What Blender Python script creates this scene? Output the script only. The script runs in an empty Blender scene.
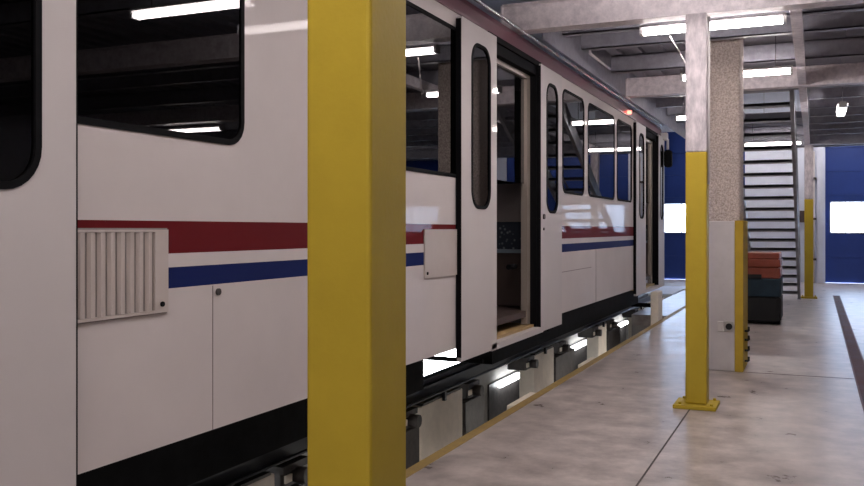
import bpy, math, random
from math import sin, cos, pi
from mathutils import Vector
from mathutils.geometry import tessellate_polygon
random.seed(7)
scene = bpy.context.scene
COL = scene.collection

# ------------------------------------------------------------------ camera
cd = bpy.data.cameras.new('camera'); cam = bpy.data.objects.new('camera', cd); COL.objects.link(cam)
YAW = math.atan(383/880)
cam.location = (0, 0, 1.6); cam.rotation_euler = (math.radians(90), 0, YAW)
cd.sensor_width = 36; cd.lens = 880/864*36; cd.shift_y = -14/864; cd.clip_end = 200; cd.clip_start = .05
scene.camera = cam
# ------------------------------------------------------------------ world, sun, exposure
w = bpy.data.worlds.new('world'); scene.world = w; w.use_nodes = True
bg = w.node_tree.nodes['Background']; bg.inputs[0].default_value = (.62, .74, 1, 1); bg.inputs[1].default_value = 6.5
scene.view_settings.view_transform = 'Standard'; scene.view_settings.look = 'None'
scene.view_settings.gamma = 1; scene.view_settings.use_curve_mapping = False
scene.view_settings.exposure = 1.4
TUBE = 20.0

# ------------------------------------------------------------------ materials
def mat(name, col, rough=.5, metal=0, noise=0, nscale=6, spec=.5, coat=0, bump=0, bscale=40, col2=None, stretch=None, rnoise=0):
    m = bpy.data.materials.new(name); m.use_nodes = True
    nt = m.node_tree; b = nt.nodes['Principled BSDF']
    c = tuple(col) + (1,)
    b.inputs['Base Color'].default_value = c
    b.inputs['Roughness'].default_value = rough; b.inputs['Metallic'].default_value = metal
    b.inputs['Specular IOR Level'].default_value = spec
    b.inputs['Coat Weight'].default_value = coat; b.inputs['Coat Roughness'].default_value = .035
    tc = nt.nodes.new('ShaderNodeTexCoord'); src = tc.outputs['Object']
    if stretch:
        mp = nt.nodes.new('ShaderNodeMapping'); mp.inputs['Scale'].default_value = stretch
        nt.links.new(src, mp.inputs[0]); src = mp.outputs[0]
    if noise or col2:
        n = nt.nodes.new('ShaderNodeTexNoise'); n.inputs['Scale'].default_value = nscale; n.inputs['Detail'].default_value = 6; n.inputs['Roughness'].default_value = .65
        nt.links.new(src, n.inputs['Vector'])
        r = nt.nodes.new('ShaderNodeValToRGB'); r.color_ramp.elements[0].position = .33; r.color_ramp.elements[1].position = .67
        lo = tuple(col2) if col2 else tuple(max(0, x*(1-noise)) for x in col)
        hi = tuple(col) if col2 else tuple(min(1, x*(1+noise)) for x in col)
        r.color_ramp.elements[0].color = lo+(1,); r.color_ramp.elements[1].color = hi+(1,)
        nt.links.new(n.outputs['Fac'], r.inputs[0]); nt.links.new(r.outputs[0], b.inputs['Base Color'])
        if rnoise:
            mr = nt.nodes.new('ShaderNodeMapRange'); mr.inputs['To Min'].default_value = rough-rnoise; mr.inputs['To Max'].default_value = rough+rnoise
            mr.inputs['From Min'].default_value = .3; mr.inputs['From Max'].default_value = .7
            nt.links.new(n.outputs['Fac'], mr.inputs[0]); nt.links.new(mr.outputs[0], b.inputs['Roughness'])
    if bump:
        n2 = nt.nodes.new('ShaderNodeTexNoise'); n2.inputs['Scale'].default_value = bscale; n2.inputs['Detail'].default_value = 3
        nt.links.new(src, n2.inputs['Vector'])
        bp = nt.nodes.new('ShaderNodeBump'); bp.inputs['Strength'].default_value = bump; bp.inputs['Distance'].default_value = .01
        nt.links.new(n2.outputs['Fac'], bp.inputs['Height']); nt.links.new(bp.outputs[0], b.inputs['Normal'])
    return m

def emis(name, col, s):
    m = bpy.data.materials.new(name); m.use_nodes = True; nt = m.node_tree
    nt.nodes.remove(nt.nodes['Principled BSDF']); e = nt.nodes.new('ShaderNodeEmission')
    e.inputs[0].default_value = tuple(col)+(1,); e.inputs[1].default_value = s
    nt.links.new(e.outputs[0], nt.nodes['Material Output'].inputs[0]); return m

def glass(name, tint, rough=.0, ior=1.5, refl=1.0):
    m = bpy.data.materials.new(name); m.use_nodes = True; nt = m.node_tree
    nt.nodes.remove(nt.nodes['Principled BSDF'])
    t = nt.nodes.new('ShaderNodeBsdfTransparent'); t.inputs[0].default_value = tuple(tint)+(1,)
    g = nt.nodes.new('ShaderNodeBsdfGlossy'); g.inputs['Roughness'].default_value = rough
    lw_ = nt.nodes.new('ShaderNodeLayerWeight'); lw_.inputs['Blend'].default_value = .5
    pw = nt.nodes.new('ShaderNodeMath'); pw.operation = 'POWER'; pw.inputs[1].default_value = 4.0; nt.links.new(lw_.outputs['Facing'], pw.inputs[0])
    mr = nt.nodes.new('ShaderNodeMapRange'); mr.inputs['To Min'].default_value = .045*refl; mr.inputs['To Max'].default_value = 1; nt.links.new(pw.outputs[0], mr.inputs[0])
    mx = nt.nodes.new('ShaderNodeMixShader'); nt.links.new(mr.outputs[0], mx.inputs[0])
    nt.links.new(t.outputs[0], mx.inputs[1]); nt.links.new(g.outputs[0], mx.inputs[2])
    nt.links.new(mx.outputs[0], nt.nodes['Material Output'].inputs[0]); return m

WHITE = (.59, .54, .53)
M = {}
M['paint'] = mat('train_white', WHITE, .38, noise=.03, nscale=2.5, coat=.55)
M['leafpaint'] = mat('door_leaf_white', (.58, .54, .535), .6, noise=.02, nscale=2.5, spec=.1, coat=.3)
M['panelbeige'] = mat('cover_beige', (.50, .44, .41), .5, noise=.04, nscale=5)
M['slatgap'] = mat('louver_shadow_and_seam_grey', (.24, .21, .20), .6)
M['maroon'] = mat('roof_maroon', (.12, .025, .045), .4, coat=.3, noise=.06)
M['rubber'] = mat('black_rubber', (.005, .005, .006), .75, spec=.08)
M['black'] = mat('underframe_black', (.007, .007, .008), .8, spec=.1, noise=.3, nscale=9)
M['steel'] = mat('bare_steel', (.55, .55, .58), .25, 1)
M['alu'] = mat('door_frame_metal', (.36, .31, .27), .4, .4)
M['winglass'] = glass('tinted_window_glass', (.10, .11, .13), .0, 1.55, 1.5)
M['winglass2'] = glass('door_glass', (.45, .46, .5), .0, 1.5, 1.6)
M['clear'] = glass('clear_glass', (.92, .95, .97))
M['yellow'] = mat('column_yellow_paint', (.48, .35, .033), .55, noise=.06, nscale=3, spec=.2, bump=.08, bscale=60)
M['guard'] = mat('guard_yellow_paint', (.46, .31, .04), .85, noise=.08, nscale=6, spec=.15)
M['yellowpale'] = mat('aged_yellow_paint', (.50, .37, .03), .5, noise=.1, nscale=8)
M['galv'] = mat('galvanised_steel', (.90, .83, .86), .45, .0, noise=.0, nscale=14, col2=(.60, .55, .59), bump=.1, bscale=30)
M['galvcol'] = mat('galvanised_column', (.66, .60, .62), .55, nscale=9, col2=(.36, .33, .36), stretch=(2.2, 2.2, .8), bump=.15, bscale=30)
M['beam'] = mat('mezzanine_steel', (.40, .40, .46), .5, .1, nscale=10, col2=(.29, .29, .34))
M['deck'] = mat('mezzanine_deck', (.36, .36, .42), .6, .1, nscale=3, col2=(.27, .27, .32))
M['fire'] = mat('sprayed_fireproofing', (.66, .57, .52), .95, nscale=55, col2=(.30, .25, .22), bump=.9, bscale=45)
M['casing'] = mat('casing_paint', (.53, .50, .50), .55, noise=.06, nscale=5)
M['floor'] = mat('concrete_floor', (.58, .51, .475), .34, nscale=3.2, col2=(.27, .23, .215), bump=.02, bscale=25, rnoise=.08)
M['edge'] = mat('edge_yellow', (.38, .26, .07), .6, nscale=7, col2=(.30, .2, .08))
M['wall'] = mat('white_wall', (.70, .75, .86), .7, noise=.04, nscale=2)
M['wallgrey'] = mat('hall_wall', (.45, .45, .48), .8, noise=.05, nscale=2)
M['blue'] = mat('blue_door_paint', (.012, .045, .24), .55, noise=.06, nscale=3)
M['pier'] = mat('pier_concrete', (.80, .72, .62), .8, noise=.08, nscale=6)
M['pit'] = mat('pit_concrete', (.34, .32, .30), .85, noise=.12, nscale=3)
M['clamp'] = mat('clamp_steel', (.055, .047, .045), .55, .2, noise=.35, nscale=12)
M['rail'] = mat('rail_steel', (.010, .012, .018), .45, .3)
M['tube'] = emis('fluorescent_tube', (1, .90, .88), TUBE)
M['pittube'] = emis('pit_tube', (.93, .97, 1), 8)
M['pitfill'] = emis('pit_fill_tube', (1, .95, .88), 4.5)  # glow of the added lamps on the near pit wall
M['housing'] = mat('lamp_housing', (.6, .6, .6), .5)
M['stair'] = mat('stair_steel', (.36, .37, .40), .5, .3, noise=.1)
M['orange'] = mat('machine_orange', (.22, .035, .012), .45, noise=.1, nscale=4)
M['teal'] = mat('machine_teal', (.010, .028, .045), .8, noise=.15)
M['dark'] = mat('machine_black', (.008, .008, .009), .85)
M['drain'] = mat('drain_iron', (.13, .085, .115), .6, .1, nscale=2, col2=(.13, .055, .06))
M['drainbed'] = mat('drain_bed', (.02, .017, .018), .8)
M['joint'] = mat('floor_joint', (.10, .085, .08), .8)
M['brown'] = mat('interior_brown', (.065, .042, .036), .6)
M['intgrey'] = mat('interior_grey', (.22, .19, .185), .6)
M['ledge'] = mat('interior_ledge', (.20, .25, .30), .5)
M['sill'] = mat('door_sill_tan', (.40, .27, .12), .5, noise=.12, nscale=9)
M['outlet'] = mat('outlet_plate', (.42, .40, .38), .4, .2)
M['red'] = emis('red_lamp', (1, .12, .08), 3)
M['cream'] = mat('switch_cream', (.60, .57, .55), .5)
M['ground'] = mat('outdoor_concrete', (.5, .5, .5), .8, noise=.05)

def seatmat():
    m = mat('seat_fabric', (.10, .13, .16), .8)
    nt = m.node_tree; tc = nt.nodes.new('ShaderNodeTexCoord'); v = nt.nodes.new('ShaderNodeTexVoronoi'); v.inputs['Scale'].default_value = 26
    r = nt.nodes.new('ShaderNodeValToRGB'); r.color_ramp.elements[0].color = (.30, .34, .36, 1); r.color_ramp.elements[1].color = (.03, .04, .06, 1); r.color_ramp.elements[1].position = .35
    nt.links.new(tc.outputs['Object'], v.inputs['Vector']); nt.links.new(v.outputs['Distance'], r.inputs[0]); nt.links.new(r.outputs[0], nt.nodes['Principled BSDF'].inputs['Base Color'])
    return m
M['seat'] = seatmat()

def stripemat(z0):
    """white body paint with a red and a blue band running along the side at fixed heights"""
    m = mat('train_side_striped', WHITE, .7, noise=.03, nscale=2.5, spec=.10, coat=.11)
    nt = m.node_tree; b = nt.nodes['Principled BSDF']
    base = b.inputs['Base Color'].links[0].from_socket
    tc = nt.nodes.new('ShaderNodeTexCoord'); s = nt.nodes.new('ShaderNodeSeparateXYZ'); nt.links.new(tc.outputs['Object'], s.inputs[0])
    def band(a, c, col, prev):
        g = nt.nodes.new('ShaderNodeMath'); g.operation = 'GREATER_THAN'; g.inputs[1].default_value = a-z0
        l = nt.nodes.new('ShaderNodeMath'); l.operation = 'LESS_THAN'; l.inputs[1].default_value = c-z0
        mu = nt.nodes.new('ShaderNodeMath'); mu.operation = 'MULTIPLY'
        nt.links.new(s.outputs[2], g.inputs[0]); nt.links.new(s.outputs[2], l.inputs[0]); nt.links.new(g.outputs[0], mu.inputs[0]); nt.links.new(l.outputs[0], mu.inputs[1])
        mx = nt.nodes.new('ShaderNodeMixRGB'); nt.links.new(mu.outputs[0], mx.inputs[0]); nt.links.new(prev, mx.inputs[1]); mx.inputs[2].default_value = col+(1,)
        return mx.outputs[0]
    o = band(1.515, 1.628, (.125, .006, .009), base)
    o = band(1.394, 1.467, (.006, .014, .095), o)
    nt.links.new(o, b.inputs['Base Color'])
    return m

# ------------------------------------------------------------------ mesh helpers
ORG = {}
def origin(p):
    v = Vector((0, 0, 0))
    q = p
    while q is not None:
        if q.name in ORG: return Vector(ORG[q.name])
        q = q.parent
    while p is not None: v += p.location; p = p.parent
    return v

class MB:
    def __init__(s): s.v = []; s.f = []; s.m = []; s.sm = []
    def add(s, vs, fs, mi=0, smooth=False):
        o = len(s.v); s.v += [tuple(v) for v in vs]
        for f in fs: s.f.append(tuple(i+o for i in f)); s.m.append(mi); s.sm.append(smooth)
        return s
    def box(s, x0, x1, y0, y1, z0, z1, mi=0, c=0):
        x0, x1 = sorted((x0, x1)); y0, y1 = sorted((y0, y1)); z0, z1 = sorted((z0, z1))
        if c:   # vertical edges and rims chamfered
            def ring(d, z): return [(x0+c+d, y0+d, z), (x1-c-d, y0+d, z), (x1-d, y0+c+d, z), (x1-d, y1-c-d, z), (x1-c-d, y1-d, z), (x0+c+d, y1-d, z), (x0+d, y1-c-d, z), (x0+d, y0+c+d, z)]
            h = min(c*.5, (z1-z0)*.3)
            rs = [ring(c*.5, z0), ring(0, z0+h), ring(0, z1-h), ring(c*.5, z1)]
            vs = [p for r in rs for p in r]; fs = [tuple(range(7, -1, -1)), tuple(range(24, 32))]
            for k in range(3):
                for i in range(8): fs.append((k*8+i, k*8+(i+1) % 8, (k+1)*8+(i+1) % 8, (k+1)*8+i))
            return s.add(vs, fs, mi)
        vs = [(x0, y0, z0), (x1, y0, z0), (x1, y1, z0), (x0, y1, z0), (x0, y0, z1), (x1, y0, z1), (x1, y1, z1), (x0, y1, z1)]
        return s.add(vs, [(0, 3, 2, 1), (4, 5, 6, 7), (0, 1, 5, 4), (1, 2, 6, 5), (2, 3, 7, 6), (3, 0, 4, 7)], mi)
    def tube(s, a, b, r, n=12, mi=0):
        a = Vector(a); b = Vector(b); d = (b-a).normalized()
        u = d.orthogonal().normalized(); w_ = d.cross(u)
        vs = [p + (u*cos(2*pi*i/n)+w_*sin(2*pi*i/n))*r for p in (a, b) for i in range(n)]
        s.add(vs, [(i, (i+1) % n, n+(i+1) % n, n+i) for i in range(n)], mi, True)
        s.add(vs[:n], [tuple(range(n-1, -1, -1))], mi); s.add(vs[n:], [tuple(range(n))], mi)
        return s
    def path(s, pts, r, n=8):
        for a, b in zip(pts, pts[1:]): s.tube(a, b, r, n)
        return s
    def prism(s, poly, f, a, b, mi=0):
        """poly: 2-D outline; f(u,v,t) -> 3-D; extruded from t=a to t=b"""
        n = len(poly); vs = [f(u, v, a) for u, v in poly]+[f(u, v, b) for u, v in poly]
        return s.add(vs, [tuple(range(n-1, -1, -1)), tuple(range(n, 2*n))]+[(i, (i+1) % n, n+(i+1) % n, n+i) for i in range(n)], mi)
    def plate(s, loops, f, a, b, mi_a=0, mi_b=0, mi_e=0):
        """flat plate of outline loops[0] with holes loops[1:], between depths a and b"""
        pts = [p for l in loops for p in l]
        tris = tessellate_polygon([[Vector((p[0], p[1], 0)) for p in l] for l in loops])
        n = len(pts); va = [f(u, v, a) for u, v in pts]; vb = [f(u, v, b) for u, v in pts]
        s.add(va, [tuple(t) for t in tris], mi_a); s.add(vb, [tuple(reversed(t)) for t in tris], mi_b)
        o = 0
        for l in loops:
            k = len(l); vs = va[o:o+k]+vb[o:o+k]
            s.add(vs, [(i, (i+1) % k, k+(i+1) % k, k+i) for i in range(k)], mi_e); o += k
        return s
    def build(s, name, m, parent=None, bevel=0, label=None):
        o = origin(parent)
        me = bpy.data.meshes.new(name); me.from_pydata([(v[0]-o.x, v[1]-o.y, v[2]-o.z) for v in s.v], [], s.f)
        ms = m if isinstance(m, (list, tuple)) else [m]
        for x in ms: me.materials.append(x)
        for p, mi, sm in zip(me.polygons, s.m, s.sm): p.material_index = mi; p.use_smooth = sm
        import bmesh
        bm = bmesh.new(); bm.from_mesh(me)
        bmesh.ops.remove_doubles(bm, verts=bm.verts, dist=1e-5); bmesh.ops.recalc_face_normals(bm, faces=bm.faces)
        bm.to_mesh(me); bm.free(); me.update()
        ob = bpy.data.objects.new(name, me); COL.objects.link(ob)
        if parent is not None: ob.parent = parent
        if bevel:
            bv = ob.modifiers.new('bevel', 'BEVEL'); bv.width = bevel; bv.segments = 2; bv.limit_method = 'ANGLE'
        if label: ob['label'] = label
        return ob

def B(*a, **k): return MB().box(*a, **k)
def rr(y0, y1, z0, z1, r, n=5):
    out = []
    for cx, cy, a in ((y1-r, z1-r, 0), (y0+r, z1-r, 90), (y0+r, z0+r, 180), (y1-r, z0+r, 270)):
        for i in range(n+1):
            t = math.radians(a+90*i/n); out.append((cx+r*cos(t), cy+r*sin(t)))
    return out
def tag(o, label, cat, group=None):
    o['label'] = label; o['category'] = cat
    if group: o['group'] = group
    return o
def thing(name, loc, label, cat, group=None):
    o = bpy.data.objects.new(name, None); COL.objects.link(o); o.location = loc; o.empty_display_size = .2
    return tag(o, label, cat, group)
def struct(o): o['kind'] = 'structure'; return o
def copy_tree(o, parent=None):
    c = o.copy(); COL.objects.link(c); c.parent = parent
    for ch in list(o.children): copy_tree(ch, c)
    return c
YZ = lambda u, v, t: (t, u, v)      # plate standing in the train's side plane

# ------------------------------------------------------------------ the hall
XE = -2.49      # near pit edge
XF = -4.80      # far pit edge
YE = 24.8       # pit end
f = MB(); f.box(XE, 11, -7, 28.7, -.2, 0); f.box(-11, XF, -7, 28.7, -.2, 0); f.box(XF, XE, YE, 28.7, -.2, 0)
f.box(-3.15, XE, 16.6, YE, -.2, 0)
struct(f.build('floor', M['floor']))
struct(B(XF-.1, XE+.1, -7.2, YE+.1, -1.85, -1.7).build('pit_floor', M['pit']))
p = MB(); p.box(-3.15, XE, 16.6, YE, -1.75, -.2); p.box(XE, XE+.12, -7, YE, -1.75, -.2); p.box(XF-.12, XF, -7, YE, -1.75, -.2); p.box(XF, XE, YE, YE+.12, -1.75, -.2)
struct(p.build('pit_wall', M['pit']))
struct(B(-14, 14, 28.95, 60, -.2, -.02).build('ground', M['ground']))

# back wall with door openings
W_Z0, W_Z1 = 1.47, 2.42
DOORS = [(-5.3, -1.98, -4.9, -2.35), (.28, 4.25, .40, 2.55), (5.3, 9.2, 5.6, 8.7)]
outer = [(-11, 0), (11, 0), (11, 7.5), (-11, 7.5)]
bw = MB(); xs = -11
for a, b, _, _ in DOORS:
    bw.box(xs, a, 28.7, 28.95, 0, 7.5); bw.box(a, b, 28.7, 28.95, 4.7, 7.5); xs = b
bw.box(xs, 11, 28.7, 28.95, 0, 7.5)
struct(bw.build('wall_back', M['wall']))
for i, (a, b, wa, wb) in enumerate(DOORS):
    d = bpy.data.objects.new('door_%d' % (i+1), None); COL.objects.link(d); d.location = ((a+b)/2, 28.78, 0); struct(d)
    F = lambda u, v, t: (u, t, v)
    mb = MB(); zz = [0.01, .75, 1.3, 2.6, 3.3, 4.0, 4.7]
    for z0, z1 in zip(zz, zz[1:]):
        lo = [(a, z0+.006), (b, z0+.006), (b, z1-.006), (a, z1-.006)]
        if z0 < W_Z0 < z1: mb.plate([lo, rr(wa, wb, W_Z0, W_Z1, .05)], F, 28.74, 28.80)
        else: mb.box(a, b, 28.74, 28.80, z0+.006, z1-.006)
    mb.plate([[(a, 0), (b, 0), (b, 4.7), (a, 4.7)], rr(wa, wb, W_Z0, W_Z1, .05)], F, 28.80, 28.82)
    mb.build('door_panel', M['blue'], d)
    fr = MB(); fr.plate([rr(wa, wb, W_Z0, W_Z1, .05), rr(wa+.03, wb-.03, W_Z0+.03, W_Z1-.03, .04)], F, 28.73, 28.81)
    n = 5
    for k in range(1, n): x = wa+(wb-wa)*k/n; fr.box(x-.015, x+.015, 28.755, 28.785, W_Z0, W_Z1)
    fo = fr.build('window_frame', M['housing'], d)
    B(wa+.02, wb-.02, 28.768, 28.772, W_Z0+.02, W_Z1-.02).build('pane', M['clear'], fo)
struct(B(-9.2, -9, -7, 28.7, 0, 7.5).build('wall_left', M['wallgrey']))
struct(B(9, 9.2, -7, 28.7, 0, 7.5).build('wall_right', M['wallgrey']))
struct(B(-9.2, 9.2, -7.2, -7, -1.6, 7.5).build('wall_front', M['wallgrey']))
struct(B(-9.2, 9.2, -7.2, 28.95, 7.5, 7.7).build('ceiling', M['wallgrey']))

# mezzanine deck with stair opening
XM = -2.56
SX0, SX1 = -1.40, -.24
dk = MB()
for x0, x1, y0, y1 in ((XM, SX0, -6.98, 25), (SX1, 8.98, -6.98, 25), (SX0, SX1, -6.98, 14.3), (SX0, SX1, 20.4, 25)): dk.box(x0, x1, y0, y1, 3.98, 4.12)
x = XM+.1
while x < 8.85:
    if not (SX0-.06 < x < SX1+.06): dk.box(x, x+.09, -6.98, 25, 3.93, 3.98)
    x += .28
mezz = dk.build('mezzanine_deck', M['deck']); tag(mezz, 'grey ribbed steel mezzanine deck overhead, above the beams', 'deck')
# edge fascia running beside the train
def ibeam_x(y, x0, x1, zb, h=.30, fl=.2):
    m = MB(); m.box(x0, x1, y-fl/2, y+fl/2, zb, zb+.02); m.box(x0, x1, y-fl/2, y+fl/2, zb+h-.02, zb+h); m.box(x0, x1, y-.01, y+.01, zb+.02, zb+h-.02)
    m.box(x0, x0+.02, y-fl/2-.02, y+fl/2+.02, zb-.02, zb+h+.02); return m
def channel_x(y, x0, x1, zb, h, fl):
    m = MB(); m.box(x0, x1, y-fl/2, y-fl/2+.015, zb, zb+h); m.box(x0, x1, y-fl/2, y+fl/2, zb, zb+.015); m.box(x0, x1, y-fl/2, y+fl/2, zb+h-.015, zb+h); return m
for y, lab in ((2.25, 'galvanised steel cross beam over the nearest yellow column'), (8.28, 'large pale steel cross beam on top of the slim column, nearest in view'),
               (13.1, 'pale steel cross beam behind the rough tan column, second in view'), (22.35, 'farthest steel cross beam, over the small yellow column by the stairs')):
    m = MB(); xl = -2.80 if y == 8.28 else -2.53; dz = -.02 if y == 8.28 else 0; m.box(xl, 8.9, y-.10, y+.10, 3.55+dz, 3.575+dz); m.box(xl, 8.9, y-.10, y-.08, 3.575+dz, 3.79+dz); m.box(xl, 8.9, y+.08, y+.10, 3.575+dz, 3.79+dz); m.box(xl-.02, xl, y-.12, y+.12, 3.53+dz, 3.80+dz)
    m.box(xl, 8.9, y-.13, y+.13, 3.79+dz, 3.81+dz)
    bm_ = m.build('steel_beam', M['galv' if y < 14 else 'beam']); tag(bm_, lab, 'beam', 'main beams of the mezzanine')
ys = [-.2, 1.0, 3.4, 4.6, 5.55, 6.6, 9.35, 10.2, 11.85, 14.3, 15.5, 16.7, 17.9, 19.1, 20.3, 21.4, 23.5, 24.6]
ORD = ['first', 'second', 'third', 'fourth', 'fifth', 'sixth', 'seventh', 'eighth']
def purlin_label(y):
    if y < 8.5: g_ = [q for q in ys if q < 8.5][::-1]; w_ = 'before the nearest visible cross beam, counted towards the camera'
    elif y < 13.1: g_ = [q for q in ys if 8.5 < q < 13.1]; w_ = 'behind the nearest visible cross beam'
    elif y < 22.3: g_ = [q for q in ys if 13.1 < q < 22.3]; w_ = 'behind the cross beam past the rough tan column'
    else: g_ = [q for q in ys if q > 22.3]; w_ = 'behind the farthest cross beam'
    return 'thin grey steel purlin, ' + ORD[g_.index(y)] + ' ' + w_
for i, y in enumerate(ys):
    if 14.3 < y < 20.4:
        segs = ((XM+.05, SX0-.02), (SX1+.15, 8.8))
    else: segs = ((XM+.05, 8.8),)
    m = MB()
    for a, b in segs:
        m.box(a, b, y-.05, y-.035, 3.70, 3.925); m.box(a, b, y-.05, y+.06, 3.70, 3.715); m.box(a, b, y-.05, y+.06, 3.91, 3.925)
    tag(m.build('purlin', M['beam']), purlin_label(y), 'purlin', 'purlins under the mezzanine deck')
m = MB(); m.box(-.21, -.11, 8.42, 12.95, 3.56, 3.575); m.box(-.21, -.195, 8.42, 12.95, 3.575, 3.695); m.box(-.125, -.11, 8.42, 12.95, 3.575, 3.695)
tag(m.build('girder', M['galv']), 'pale steel girder running lengthwise overhead between first two cross beams', 'girder')
m = MB(); m.box(-.21, -.11, 13.25, 22.2, 3.56, 3.575); m.box(-.21, -.195, 13.25, 22.2, 3.575, 3.695); m.box(-.125, -.11, 13.25, 22.2, 3.575, 3.695)
tag(m.build('girder', M['galv']), 'pale steel girder running lengthwise overhead beside the stair top', 'girder')
m = MB(); m.box(XM-.02, XM-.002, 8.75, 25, 3.55, 4.12)
tag(m.build('edge_beam', M['beam']), 'grey edge beam along the mezzanine side above the train', 'beam')
m = MB().tube((-2.42, 10.2, 3.66), (-2.42, 11.3, 3.66), .016, 8); m.box(-2.43, -2.41, 10.2, 10.23, 3.66, 3.70)
tag(m.build('conduit', M['galv']), 'thin pale conduit running lengthwise under the deck above the train', 'conduit')

# joints and drain in the floor
m = MB(); m.box(-1.025, -1.013, -7, 8.18, .0, .0025)
tag(m.build('floor_joint', M['joint']), 'dark joint line in the concrete leading to the slim yellow column base', 'floor joint')
m = MB(); m.box(-.73, .385, 10.40, 10.415, 0, .0025)
tag(m.build('floor_joint', M['joint']), 'faint joint line crossing the concrete from the white casing to the drain', 'floor joint')
dr = thing('floor_drain', (.47, 6, 0), 'long narrow dark drain strip in the concrete floor at right', 'drain')
B(.39, .545, -5, 23.2, .0005, .004).build('channel', M['drainbed'], dr)
g = MB(); g.box(.39, .405, -5, 23.2, .001, .008); g.box(.53, .545, -5, 23.2, .001, .008)
y = -4.95
while y < 23.2: g.box(.405, .53, y, y+.022, .001, .007); y += .05
g.build('grate', M['drain'], dr)
st = B(XE, XE+.085, -7, YE, 0, .004).build('edge_stripe', M['edge']); tag(st, 'worn yellow painted line along the edge of the pit', 'painted line')

# ------------------------------------------------------------------ columns
def column(xc, y0, s, label, zpaint=2.29, conduit=False, sy=None, ztop=3.55):
    sy = sy or s
    t = thing('steel_column', (xc, y0+sy/2, 0), label, 'column', 'slim square columns with yellow lower halves')
    B(xc-.19, xc+.18, y0-.10, y0+sy+.09, 0, .035).build('base_plate', M['yellow'], t, bevel=.006)
    for dx in (-.135, .135):
        for dy in (-.04, sy+.06):
            MB().tube((xc+dx, y0+dy, .035), (xc+dx, y0+dy, .055), .015, 6).build('bolt', M['yellowpale'], t)
    B(xc-s/2, xc+s/2, y0, y0+sy, .035, zpaint).build('painted_shaft', M['yellow'], t, bevel=.012, label='yellow painted lower shaft')
    B(xc-s/2, xc+s/2, y0, y0+sy, zpaint, ztop).build('upper_shaft', M['galvcol'], t, bevel=.012, label='bare galvanised upper shaft')
    if conduit: MB().tube((xc+s/2+.012, y0+.05, 2.0), (xc+s/2+.012, y0+.05, 3.5), .011, 8).build('conduit', M['casing'], t)
    return t
column(-1.19, 2.09, .20, 'large yellow column nearest the camera, in front of the train', sy=.235)
column(-.975, 8.15, .185, 'slim column with yellow lower half and pale upper half, left of the rough tan column', conduit=True, ztop=3.53)
column(-.13, 22.1, .19, 'small distant yellow column beside the foot of the stairs')

cc = thing('clad_column', (-1.04, 10.75, 0), 'thick column with rough tan fireproofing above a white casing', 'column')
m = MB(); m.box(-1.26, -.775, 10.50, 11.02, 1.68, 3.93, c=.02); m.build('fireproofing', M['fire'], cc, label='rough speckled tan fireproofing')
B(-1.35, -.825, 10.40, 11.1, 0, 1.69).build('casing', M['casing'], cc, bevel=.01, label='smooth white casing around the lower column')
m = MB(); m.box(-.825, -.734, 10.395, 11.105, 0, 1.695); m.build('corner_guard', M['guard'], cc, bevel=.006, label='yellow corner strip')
m = MB(); m.box(-.795, -.775, 10.46, 10.48, 1.7, 3.85); 
op = B(-.94, -.835, 10.385, 10.40, .445, .565).build('socket', M['outlet'], cc, bevel=.004)
MB().tube((-.885, 10.372, .505), (-.885, 10.385, .505), .036, 16).build('socket_hole', M['dark'], op)
B(-1.01, -.95, 10.388, 10.40, .445, .56).build('switch_plate', M['cream'], cc, bevel=.003)
hk = MB()
for z in (.10, .22, .34, .44): hk.tube((-.734, 10.6, z), (-.69, 10.6, z), .012, 8); hk.tube((-.69, 10.6, z), (-.69, 10.6, z+.05), .012, 8)
hk.build('hook', M['dark'], cc, label='row of small black hooks')

# ------------------------------------------------------------------ lamps
def lamp(x0, x1, y0, z=3.50, label='', along='x', up=3.93, mt='tube'):
    L = abs(x1-x0)
    cx = (x0+x1)/2
    t = thing('fluorescent_lamp', (cx, y0, z), label, 'ceiling lamp', 'fluorescent tube lamps under the ceiling')
    hx = L/2
    h = MB(); h.prism([(-.035, .05), (.035, .05), (.075, .015), (-.075, .015)], lambda u, v, q: (cx+q, y0+u, z+v), -hx, hx)
    h.build('housing', M['housing'], t)
    MB().tube((cx-hx+.03, y0-.03, z-.018), (cx+hx-.03, y0-.03, z-.018), .024, 8).build('tube', M[mt], t)
    MB().tube((cx-hx+.03, y0+.03, z-.018), (cx+hx-.03, y0+.03, z-.018), .024, 8).build('tube', M[mt], t)
    for q in (cx-hx, cx+hx-.03): B(q, q+.03, y0-.06, y0+.06, z-.045, z+.015).build('end_cap', M['housing'], t)
    for dx in (-hx*.7, hx*.7): MB().tube((cx+dx, y0, z+.05), (cx+dx, y0, up), .006, 6).build('hanger', M['steel'], t)
    if along == 'y': t.rotation_euler = (0, 0, pi/2)
    return t
lamp(-1.56, -.24, 8.68, 3.53, 'long bright tube lamp nearest in view, behind the slim column top')
lamp(-1.54, -.24, 11.35, 3.50, 'bright tube lamp seen right of the rough tan column', up=3.93)
lamp(-2.15, -1.33, 15.2, 3.47, 'distant tube lamp between the train and the slim column', up=3.93)
lamp(-1.46, -.26, 20.9, 3.50, 'bright tube lamp seen through the upper stairs', up=3.93)
lamp(-.2, .95, 15.0, 3.50, 'tube lamp seen end-on above the right blue door', along='y', up=3.93).location = (.39, 15.4, 3.5)
for k_, yy in enumerate((3.7, 1.3, -1.2, -3.6)): lamp(-1.54, -.24, yy, 3.50, 'unseen tube lamp added above the camera aisle, %s back from the large yellow column' % ORD[k_], up=3.93)  # unseen lamps added along the row to light the near end
for k_, yy in enumerate((-1.4, -4)): lamp(.5, 1.8, yy, 3.50, 'unseen tube lamp added right of the camera, %s back' % ORD[k_], up=3.93)  # unseen lamps added behind the camera for more light on the train
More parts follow.
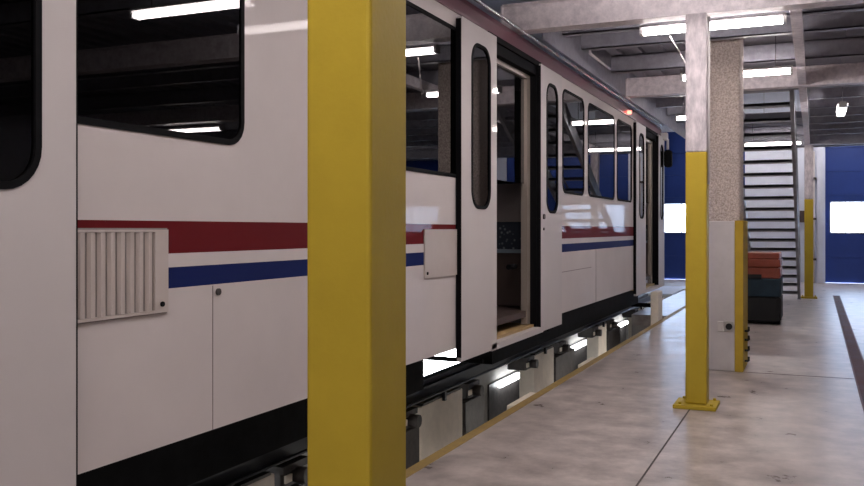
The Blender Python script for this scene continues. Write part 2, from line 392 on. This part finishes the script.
lamp(-1.54, -.24, 6.98, 3.5, 'added tube lamp just before the nearest visible cross beam, out of frame', up=3.70)  # added out of view to brighten the cross beam face
lamp(-1.05, .27, 6.1, 3.50, 'tube lamp seen mirrored in the near train window', up=3.93)
for k_, yy in enumerate((-5, 13.4, 20)): lamp(4.8, 6.1, yy, 3.47, 'unseen tube lamp in the far right row, %s from the camera end' % ORD[k_], up=3.93)  # middle one inferred from a reflection; outer two added for illumination
for k_, xx in enumerate((-2.6, -.9, .9, 2.8, 5.5)): lamp(xx-.65, xx+.65, 27.2, 4.65, 'unseen tube lamp added high before the back wall, %s from the left' % ORD[k_], up=7.5)  # lamps hidden by the deck, added to brighten the back wall
wr = MB().path([(-1.29, 8.76, 3.47), (-1.22, 8.95, 3.33), (-1.14, 9.2, 3.16), (-1.10, 9.28, 3.10), (-1.08, 9.25, 3.55)], .006)
tag(wr.build('cable', M['casing']), 'thin pale cable hanging from the nearest tube lamp behind the slim column', 'cable')

# ------------------------------------------------------------------ stairs
sx0, sx1 = -1.29, -.30
N = 19; ya, yb = 21.8, 14.6
t = thing('stairs', ((sx0+sx1)/2, 18.2, 0), 'steep grey steel open-riser stairs rising to the mezzanine', 'stairs')
for xs_ in (sx0, sx1-.06):
    m = MB(); m.prism([(ya+.12, 0), (ya-.12, 0), (yb-.12, 3.74), (yb+.12, 3.95)][::-1], lambda u, v, q: (q, u, v), xs_, xs_+.06); m.box(xs_-.01, xs_+.07, ya-.14, ya+.14, 0, .02); m.build('stringer', M['stair'], t)
for k in range(N):
    z = 3.9*(k+1)/(N+.5); y = ya+(yb-ya)*z/3.9
    m = MB(); m.box(sx0+.06, sx1-.06, y-.14, y+.14, z-.035, z+.012); m.box(sx0+.06, sx1-.06, y-.14, y-.125, z-.06, z+.012)
    m.build('tread', M['stair'], t)
m = MB().path([(sx1-.02, 21.6, .1), (sx1-.02, 21.6, 1.0), (sx1-.02, 16.6, 3.65)], .02)
m.build('handrail', M['stair'], t)

# ------------------------------------------------------------------ wall fittings at the far end
m = MB(); m.box(.05, .24, 28.5, 28.698, 0, 4.6); tag(m.build('pilaster', M['wall']), 'white pilaster on the back wall left of the right blue door', 'pilaster')
pp = thing('wall_pipe', (.0, 28.4, 0), 'pale vertical pipe on the back wall right of the stairs', 'pipe')
MB().tube((-.04, 28.45, 0), (-.04, 28.45, 3.9), .04, 12).build('pipe', M['casing'], pp)
for z in (.7, 1.9, 3.1): B(-.16, .04, 28.38, 28.695, z-.03, z+.03).build('bracket', M['clamp'], pp)
tag(B(-.42, -.26, 28.58, 28.7, 1.8, 2.15).build('switch_box', M['brown'], bevel=.01), 'small brown switch box on the white back wall by the pipe', 'switch box')

# ------------------------------------------------------------------ service vehicle behind the casing
t = thing('service_cart', (-.86, 16.2, 0), 'dark teal wheeled machine with an orange top beside the white casing', 'machine')
X0, X1, Y0, Y1 = -1.22, -.52, 15.68, 16.8
m = MB(); m.box(X0+.03, X1-.0, Y0, Y1, .045, .47, c=.07); m.build('lower_skirt', M['dark'], t)
m = MB(); m.box(X0, X1, Y0, Y1, .47, .77, c=.03); m.build('body', M['teal'], t, label='dark teal body')
m = MB(); m.box(X0+.01, X1-.30, Y0-.02, Y1-.05, .77, .84); m.build('gap_trim', M['dark'], t)
m = MB(); m.box(X0+.01, X1-.01, Y0+.01, Y1-.02, .775, .95, c=.02); m.box(X0+.01, X1-.01, Y0+.01, Y1-.02, .96, 1.09, c=.02); m.box(X0+.02, X1-.02, Y0+.02, Y1-.03, 1.10, 1.20, c=.02); m.box(X0+.04, X1-.04, Y0+.04, Y1-.05, .8, 1.15)
m.build('hood', M['orange'], t, label='orange ribbed hood')
for xw in (X0+.02, X1-.12):
    for yw in (Y0+.2, Y1-.22):
        wl = MB().tube((xw, yw, .16), (xw+.1, yw, .16), .16, 20).build('wheel', M['rubber'], t)
        MB().tube((xw-.01, yw, .16), (xw+.11, yw, .16), .06, 12).build('hub', M['clamp'], wl)

# ------------------------------------------------------------------ rails on piers
PX0, PX1 = -3.42, -3.225
piers = [.95, 4.35, 7.67, 11.07, 14.50, 17.95, 20.4]
labs = ['pale concrete rail pier at the frame edge under the near door', 'pale concrete rail pier just left of the large yellow column', 'pale concrete rail pier just right of the large yellow column, widest in view',
        'pale concrete rail pier under the open door, right of the first pit light', 'pale concrete rail pier under the windows beyond the open door', 'small pale rail pier under the far door', 'last pale rail pier, beyond the front end of the train']
for i, (yc, lab) in enumerate(zip(piers, labs)):
    hw = (.5, .5, .51, .46, .30, .28, .60)[i]
    top = .03
    t = thing('rail_pier', ((PX0+PX1)/2, yc, -1.7), lab, 'pier', 'piers carrying the rail')
    B(PX0, PX1, yc-hw, yc+hw, -1.7, top-.02).build('shaft', M['pier'], t, bevel=.012)
    B(PX0, PX1, yc-hw*.9, yc+hw*.9, top-.02, top).build('top_plate', M['clamp'], t)
t = thing('rail_beam', (-3.405, 4, .03), 'black rail beam under the near side of the train', 'rail')
B(-3.495, -3.315, -6.9, 19.6, .03, .137).build('web', M['rail'], t)
B(-3.455, -3.355, -6.9, 19.6, .137, .1865).build('rail_head', M['rail'], t, bevel=.006)
t = thing('rail_beam', (-5.2, 4, 0), 'black rail beam under the far side of the train, on the far floor', 'rail')
B(-5.29, -5.11, -6.9, 19.6, 0, .137).build('web', M['rail'], t)
B(-5.25, -5.15, -6.9, 19.6, .137, .1865).build('rail_head', M['rail'], t, bevel=.006)
m = MB().tube((-3.195, -6.9, .082), (-3.195, 19.3, .082), .013, 8)
for yc in piers[:6]: m.box(-3.225, -3.195, yc-.02, yc+.02, -.02, .082)
tag(m.build('cable_conduit', M['rail']), 'thin black conduit running along just below the near rail', 'conduit')
tag(B(XF-.1, -3.15, 21.75, 24.9, .0, .03).build('daylit_strip', M['wall']), 'added pale sheet giving the daylit brightness of the floor beyond the train', 'floor strip')  # pale colour paints daylight on the floor; sheet added over the pit
tag(B(-2.64, -2.505, 15.65, 16.1, -1.7, .50).build('end_post', M['pier'], bevel=.015), 'short white concrete post at the end of the pit edge, beside the far door', 'post')
# dark steel clamps and boxes in the gaps between the piers
def clampset(yc, label, deep=True):
    t = thing('rail_clamp', (-3.35, yc, -.43), label, 'bracket', 'steel rail clamps beside the piers')
    zb = -.43 if deep else -.13
    B(-3.48, -3.23, yc-.13, yc+.13, zb, -.02, c=.02).build('block', M['clamp'], t)
    B(-3.50, -3.21, yc-.16, yc+.16, -.02, .029).build('top_flange', M['clamp'], t)
    if deep: B(-3.50, -3.20, yc-.155, yc+.155, -.36, -.31).build('lower_flange', M['clamp'], t)
    MB().tube((-3.23, yc+.02, zb*.45), (-3.13, yc+.02, zb*.45), .055, 14).build('knob', M['clamp'], t)
    B(-3.229, -3.215, yc-.12, yc-.04, zb*.7, -.04).build('face_plate', M['pier'], t, label='pale grey face plate')
    return t
CL = [(5.08, 'left of the large yellow column'), (6.90, 'just right of the large yellow column'), (8.46, 'right of the widest pier'), (10.42, 'left of the pier under the open door'), (11.95, 'right of the pier under the open door'),
      (13.95, 'left of the pier under the far windows'), (15.2, 'right of the pier under the far windows'), (17.45, 'left of the pier under the far door')]
for y, l in CL: clampset(y, 'dark steel rail clamp '+l, deep=False)
for yc, hw, l in ((5.10, .22, 'partly behind the large yellow column'), (6.90, .22, 'left of the widest pier'), (8.50, .28, 'right of the widest pier'), (12.1, .52, 'right of the pier under the open door'), (15.4, .5, 'under the far windows')):
    tag(B(-3.60, -3.215, yc-hw, yc+hw, -1.7, -.14, c=.015).build('equipment_box', M['clamp']), 'tall dark steel box standing in the pit, '+l, 'box', 'dark steel boxes in the pit')
for yc, lab in ((8.05, 'low pale block at the pit edge, nearer, below the open door'), (10.7, 'low pale block at the pit edge, farther, below the windows')):
    tag(B(-2.60, -2.492, yc-.36, yc+.36, -.22, -.02).build('kerb_block', M['pier'], bevel=.01), lab, 'block')
def pitlamp(ya_, yb_, lab, zc=-.95, r=.045, hh=.10):
    t = thing('pit_lamp', (XF+.05, (ya_+yb_)/2, zc), lab, 'pit lamp', 'tube lights on the far pit wall')
    B(XF+.001, XF+.03, ya_-(.35 if r < .06 else 0), yb_+(.2 if r < .06 else 0), zc-(.62 if r < .06 else hh), zc+hh*.6).build('housing', M['clamp'], t, label='dark steel backing panel')
    if r > .06: B(XF+.03, XF+.07, ya_+.03, yb_-.03, zc-r, zc+r, c=.02).build('diffuser', M['pittube'], t)
    else: MB().tube((XF+.08, ya_+.03, zc), (XF+.08, yb_-.03, zc), r, 10).build('tube', M['pittube'], t)
pitlamp(13.6, 14.75, 'bright pit tube light seen below the open door')
pitlamp(18.4, 19.7, 'bright pit tube light seen below the windows beyond the open door')
pitlamp(22.5, 24.2, 'bright pit tube light seen under the far end of the train')
pitlamp(10.6, 12.05, 'large bright pit light panel showing just right of the large yellow column', -.23, .125, .14)
def nearfill(ya_, yb_, lab):  # unseen lamps added under the edge to brighten the pier fronts
    t = thing('pit_lamp', (XE-.04, (ya_+yb_)/2, -.55), lab, 'pit lamp', 'added tube lights on the near pit wall')
    B(XE-.03, XE-.001, ya_, yb_, -.65, -.45).build('housing', M['clamp'], t)
    MB().tube((XE-.075, ya_+.03, -.55), (XE-.075, yb_-.03, -.55), .03, 10).build('tube', M['pitfill'], t)
    for yy in (ya_+.02, yb_-.05): B(XE-.11, XE-.03, yy, yy+.03, -.59, -.51).build('end_cap', M['housing'], t)
for k_, yc in enumerate((3.2, 6.2, 9.3, 12.2, 14.5)): nearfill(yc-.6, yc+.6, 'added pit tube light below the walkway edge, hidden from above, %s along the track' % ORD[k_])
pitlamp(6.5, 7.75, 'pit light panel glimpsed just left of the large yellow column', -.20, .06, .09)
pitlamp(3.6, 4.85, 'pit light panel at the bottom left corner under the near car side', -.20, .125, .14)

# ------------------------------------------------------------------ the train
XB = -2.05; XL = -2.01; XO = -4.65; XC = (XB+XO)/2
TY0, TY1 = -5.2, 13.1; Z0 = .855; ZT = 2.96; ZW0, ZW1 = 1.932, 2.84; ZR = .50
tr = thing('train', (XC, 4, ZR), 'white rail car with red and blue stripes and open sliding doors', 'train')
ORG[tr.name] = (XC, 4, ZR)      # the car is modelled in its own units and set on the rails at full size
tr.location = (-4.305, 5.14, .1865); tr.scale = (1.285,)*3
MS = stripemat(ZR)
wins = [(-4.6, -2.9), (-2.6, -.95), (1.55, 2.85), (3.55, 5.30), (7.61, 8.38), (8.56, 9.79), (9.94, 10.80)]
doors = [(.10, 1.20), (5.66, 6.85), (11.50, 12.65)]
ZD0, ZD1 = .80, 2.925
# near side: outline notched by the door openings
ol = [(TY0, Z0)]
for a, b in doors: ol += [(a, Z0), (a, ZD1), (b, ZD1), (b, Z0)]
ol += [(TY1, Z0), (TY1, ZT), (TY0, ZT)]
s = MB(); s.plate([ol]+[rr(a, b, ZW0, ZW1, .085) for a, b in wins], YZ, XB, XB-.06, 0, 1, 0)
s.build('side_wall', [MS, M['intgrey']], tr, label='white side with red and blue stripes')
s = MB(); s.plate([[(TY0, Z0), (TY1, Z0), (TY1, ZT), (TY0, ZT)]]+[rr(a, b, ZW0, ZW1, .085) for a, b in wins[:-1]+[(9.94, 10.9)]], YZ, XO, XO+.06, 0, 1, 0)
s.build('side_wall', [MS, M['intgrey']], tr)
# ends
e = MB(); e.box(XO+.06, XB-.06, TY1-.06, TY1, Z0, ZT); e.box(XO+.06, XB-.06, TY0, TY0+.06, Z0, ZT); e.build('end_wall', M['paint'], tr)
# roof profile
def roofprof(off=0):
    pts = [(XB+off, ZT), (XB-.01, 3.05), (XB-.05, 3.09)]
    for k in range(1, 6): a = k/6*pi/2; pts.append((XB-.05-.45*sin(a), 3.09+.26*(1-cos(a))**.5*1.0))
    pts = [(XB, ZT), (XB-.005, 3.04), (XB-.025, 3.085), (XB-.2, 3.10), (XB-.5, 3.13), (XB-.8, 3.15), (XC, 3.16)]
    r = [(2*XC-x, z) for x, z in reversed(pts[:-1])]
    return pts+r
pr = roofprof(); m = MB(); m.prism(pr, lambda u, v, q: (u, q, v), TY0, TY1); m.build('roof', M['maroon'], tr, label='maroon roof')
m = MB(); m.tube((XB+.012, TY0, 3.105), (XB+.012, TY1, 3.105), .014, 10); m.build('gutter_rail', M['steel'], tr, label='bright metal gutter rail')
m = MB(); m.box(XO+.06, XB-.06, TY0+.06, TY1-.06, .90, .95); m.build('floor_pan', M['brown'], tr)
# windows
for a, b in wins:
    g = MB(); g.plate([rr(a-.012, b+.012, ZW0-.012, ZW1+.012, .095), rr(a+.010, b-.010, ZW0+.010, ZW1-.010, .075)], YZ, XB+.006, XB-.03)
    w_ = g.build('window_frame', M['rubber'], tr)
    g = MB(); g.plate([rr(a+.006, b-.006, ZW0+.006, ZW1-.006, .08)], YZ, XB+.001, XB-.004); g.build('pane', M['winglass'], w_)
    g = MB(); g.plate([rr(a-.0, b+.0, ZW0, ZW1, .085)], YZ, XO-.001, XO+.004); g.build('pane', M['winglass'], w_)
# door leaves: slid apart, proud of the side
leaves = [(-.60, .05, 0), (1.33, 1.975, 1), (5.085, 5.74, 0), (6.815, 7.44, 1), (10.92, 11.57, 0), (12.60, 13.10, 1)]
for a, b, rside in leaves:
    ma = .14; mb_ = .17
    if rside: wa, wb = a+.15, b-.14
    else: wa, wb = a+.17, b-.14
    if b-a < .6: wa, wb = a+.13, b-.12
    zl = 1.715 if b < 2.5 else 1.738
    lf = MB(); lf.plate([[(a, .775), (b, .775), (b, 2.925), (a, 2.925)], rr(wa, wb, zl, 2.80, .12, 7)], YZ, XL, XL-.035)
    L = lf.build('door_leaf', M['leafpaint'], tr, bevel=.004)
    g = MB(); g.plate([rr(wa-.008, wb+.008, zl-.008, 2.808, .125, 7), rr(wa+.014, wb-.014, zl+.014, 2.786, .10, 7)], YZ, XL+.005, XL-.03); g.build('window_frame', M['rubber'], L)
    g = MB(); g.plate([rr(wa+.010, wb-.010, zl+.010, 2.79, .10, 7)], YZ, XL-.004, XL-.010); g.build('pane', M['winglass'], L)
    for ye in (a, b): B(XL-.038, XL-.004, ye-.008, ye+.008, .80, 2.91).build('rubber_edge', M['rubber'], L)
    if rside and b-a > .6:
        g = MB().tube((XL, a+.06, 1.70), (XL+.012, a+.06, 1.70), .022, 12); g.tube((XL, a+.06, 1.60), (XL+.008, a+.06, 1.60), .012, 10); g.build('lock', M['clamp'], L)
# doorway surrounds, inner frame, sill, step
for a, b in doors:
    g = MB(); g.box(XB-.05, XB+.002, a, a+.035, ZD0, ZD1); g.box(XB-.05, XB+.002, b-.05, b, ZD0, ZD1); g.box(XB-.10, XB+.002, a, b, ZD1-.095, ZD1+.002)
    g.box(XB, XB+.02, a-.03, b+.03, ZD1-.02, ZD1+.02)
    fr = g.build('door_frame', M['rubber'], tr, label='black rubber door surround')
    g = MB(); g.box(XB-.09, XB-.05, a+.03, b-.03, ZD1-.13, ZD1-.095); g.box(XB-.10, XB-.05, b-.13, b-.03, .84, ZD1-.12); g.box(XB-.10, XB-.05, a+.035, a+.10, .84, ZD1-.13)
    g.build('inner_frame', M['alu'], fr, label='grey beige metal inner frame')
    B(XB-.078, XB-.074, a+.10, b-.13, 1.96, ZD1-.13).build('pane', M['winglass2'], fr)
    g = MB(); g.box(XB-.42, XB-.02, a, b, .80, .835); g.build('step', M['sill'], tr, label='tan door step')
    g = MB(); g.box(XB-.03, XL-.0, a-.02, b+.02, .77, .815); g.build('sill', M['leafpaint'], tr)
    g = MB(); g.box(XB-.44, XB-.42, a, b, .80, .965); g.build('step_riser', M['brown'], tr)
    g = MB().tube((XB-.16, b-.10, 1.30), (XB-.16, b-.26, 1.30), .022, 10); g.build('grab_handle', M['rubber'], fr)
    # partition behind the doorway
    yp = b+.16
    g = MB(); g.box(XB-1.0, XB-.06, yp, yp+.03, .96, 1.40); P = g.build('partition', M['brown'], tr, label='dark brown interior partition')
    g = MB(); g.box(XB-1.02, XB-.06, yp-.04, yp+.05, 1.40, 1.43); g.build('ledge', M['ledge'], P)
    g = MB(); g.box(XB-1.0, XB-.06, yp+.0, yp+.03, 1.66, 1.98); g.build('upper_panel', M['intgrey'], P)
    g = MB(); g.box(XB-1.0, XB-.06, yp+.01, yp+.02, 1.98, 2.75); g.build('screen', M['winglass'], P)
    sb = MB(); sb.box(XB-1.0, XB-.06, yp+.05, yp+.14, 1.0, 1.70, c=.03); sb.box(XB-1.0, XB-.06, yp+.10, yp+.55, 1.30, 1.38, c=.03); sb.build('seat', M['seat'], tr, label='dark patterned seat')
# louvered cover and plain cover
L0, L1 = 1.90, 2.41
lv = MB(); lv.plate([[(L0, 1.316), (L1, 1.316), (L1, 1.598), (L0, 1.598)], [(L0+.02, 1.326), (L1-.065, 1.326), (L1-.065, 1.590), (L0+.02, 1.590)]], YZ, XB+.014, XB+.001)
lo = lv.build('louver_cover', M['panelbeige'], tr, label='beige louvered vent cover with vertical slats')
B(XB+.001, XB+.004, L0-.006, L1+.006, 1.311, 1.603).build('backing', M['slatgap'], lo)  # dark sheet paints shade between the slats and a shadow outline
sl = MB(); n = 10; wv = (L1-.065-L0-.02)/n
for k in range(n):
    y = L0+.02+k*wv
    sl.prism([(XB+.004, y+.002), (XB+.016, y+.008), (XB+.017, y+wv*.5), (XB+.010, y+wv*.62), (XB+.010, y+wv*.74), (XB+.004, y+wv*.76)], lambda u, v, q: (u, v, q), 1.327, 1.589)
sl.build('slat', M['panelbeige'], lo)
MB().tube((XB+.016, L1-.035, 1.345), (XB+.022, L1-.035, 1.345), .009, 10).build('screw', M['rubber'], lo)
g = MB(); g.plate([rr(4.59, 5.24, 1.316, 1.598, .01)], YZ, XB+.010, XB+.001)
pc = g.build('plain_cover', M['panelbeige'], tr, bevel=.003, label='flat beige cover panel')
MB().tube((XB+.010, 4.62, 1.345), (XB+.015, 4.62, 1.345), .009, 10).build('screw', M['rubber'], pc)
g = MB(); g.box(XB, XB+.0015, 2.668, 2.672, Z0, 1.39); g.box(XB, XB+.0015, 8.9, 8.905, Z0, 1.39); g.box(XB, XB+.0015, 7.45, 8.7, 1.215, 1.222); g.build('panel_seam', M['slatgap'], tr)
MB().tube((XB, 2.70, 1.365), (XB+.008, 2.70, 1.365), .013, 12).build('hatch_lock', M['clamp'], tr)
# cantrail trim, marker lamp, mirror
g = MB(); g.box(XB, XB+.012, TY0, TY1, 2.945, 2.965); g.build('cantrail_strip', M['maroon'], tr)
g = MB().tube((XB+.0, 10.55, 2.99), (XB+.045, 10.55, 2.99), .022, 12); g.build('marker_lamp', M['red'], tr, label='small red marker lamp')
g = MB(); g.prism(rr(XB+.05, XB+.16, 2.49, 2.74, .04), lambda u, v, q: (u, q, v), 12.98, 13.06); mi = g.build('mirror', M['rubber'], tr, label='black exterior mirror')
MB().path([(XB, 13.0, 2.9), (XB+.10, 13.02, 2.9), (XB+.10, 13.02, 2.75)], .018).build('mirror_arm', M['casing'], mi)
B(XB+.0, XB+.10, 12.95, 13.08, 2.88, 2.99).build('mirror_bracket', M['casing'], mi, bevel=.01)
# underframe
g = MB(); g.box(-2.42, -2.95, -5.0, 5.42, .52, .90); g.box(-2.36, -2.56, 6.62, 12.95, .52, .90); g.box(-2.10, -2.2, 7.35, 10.65, .72, .86); g.box(-4.2, -2.3, -5.1, 13.0, .83, .90)
g.box(-3.3, -4.3, -5.0, 2.0, .55, .9); pass
g.build('underframe', M['black'], tr, label='black underframe and equipment')
for ys_ in (2.4, 4.2, 7.9, 9.7):
    for xw in (-2.65, -4.05):
        wo = MB().tube((xw-.04, ys_, ZR+.2), (xw+.05, ys_, ZR+.2), .2, 28)
        wo.build('wheel', M['black'], tr)
g = MB().path([(-2.45, 12.9, .50), (-2.07, 12.9, .50)], .03); g.tube((-2.40, 12.9, .5), (-2.40, 12.9, .85), .03); g.build('step_bar', M['black'], tr)
MB().tube((-3.05, 6.25, .60), (-2.3, 6.25, .60), .018).build('brake_rod', M['black'], tr)
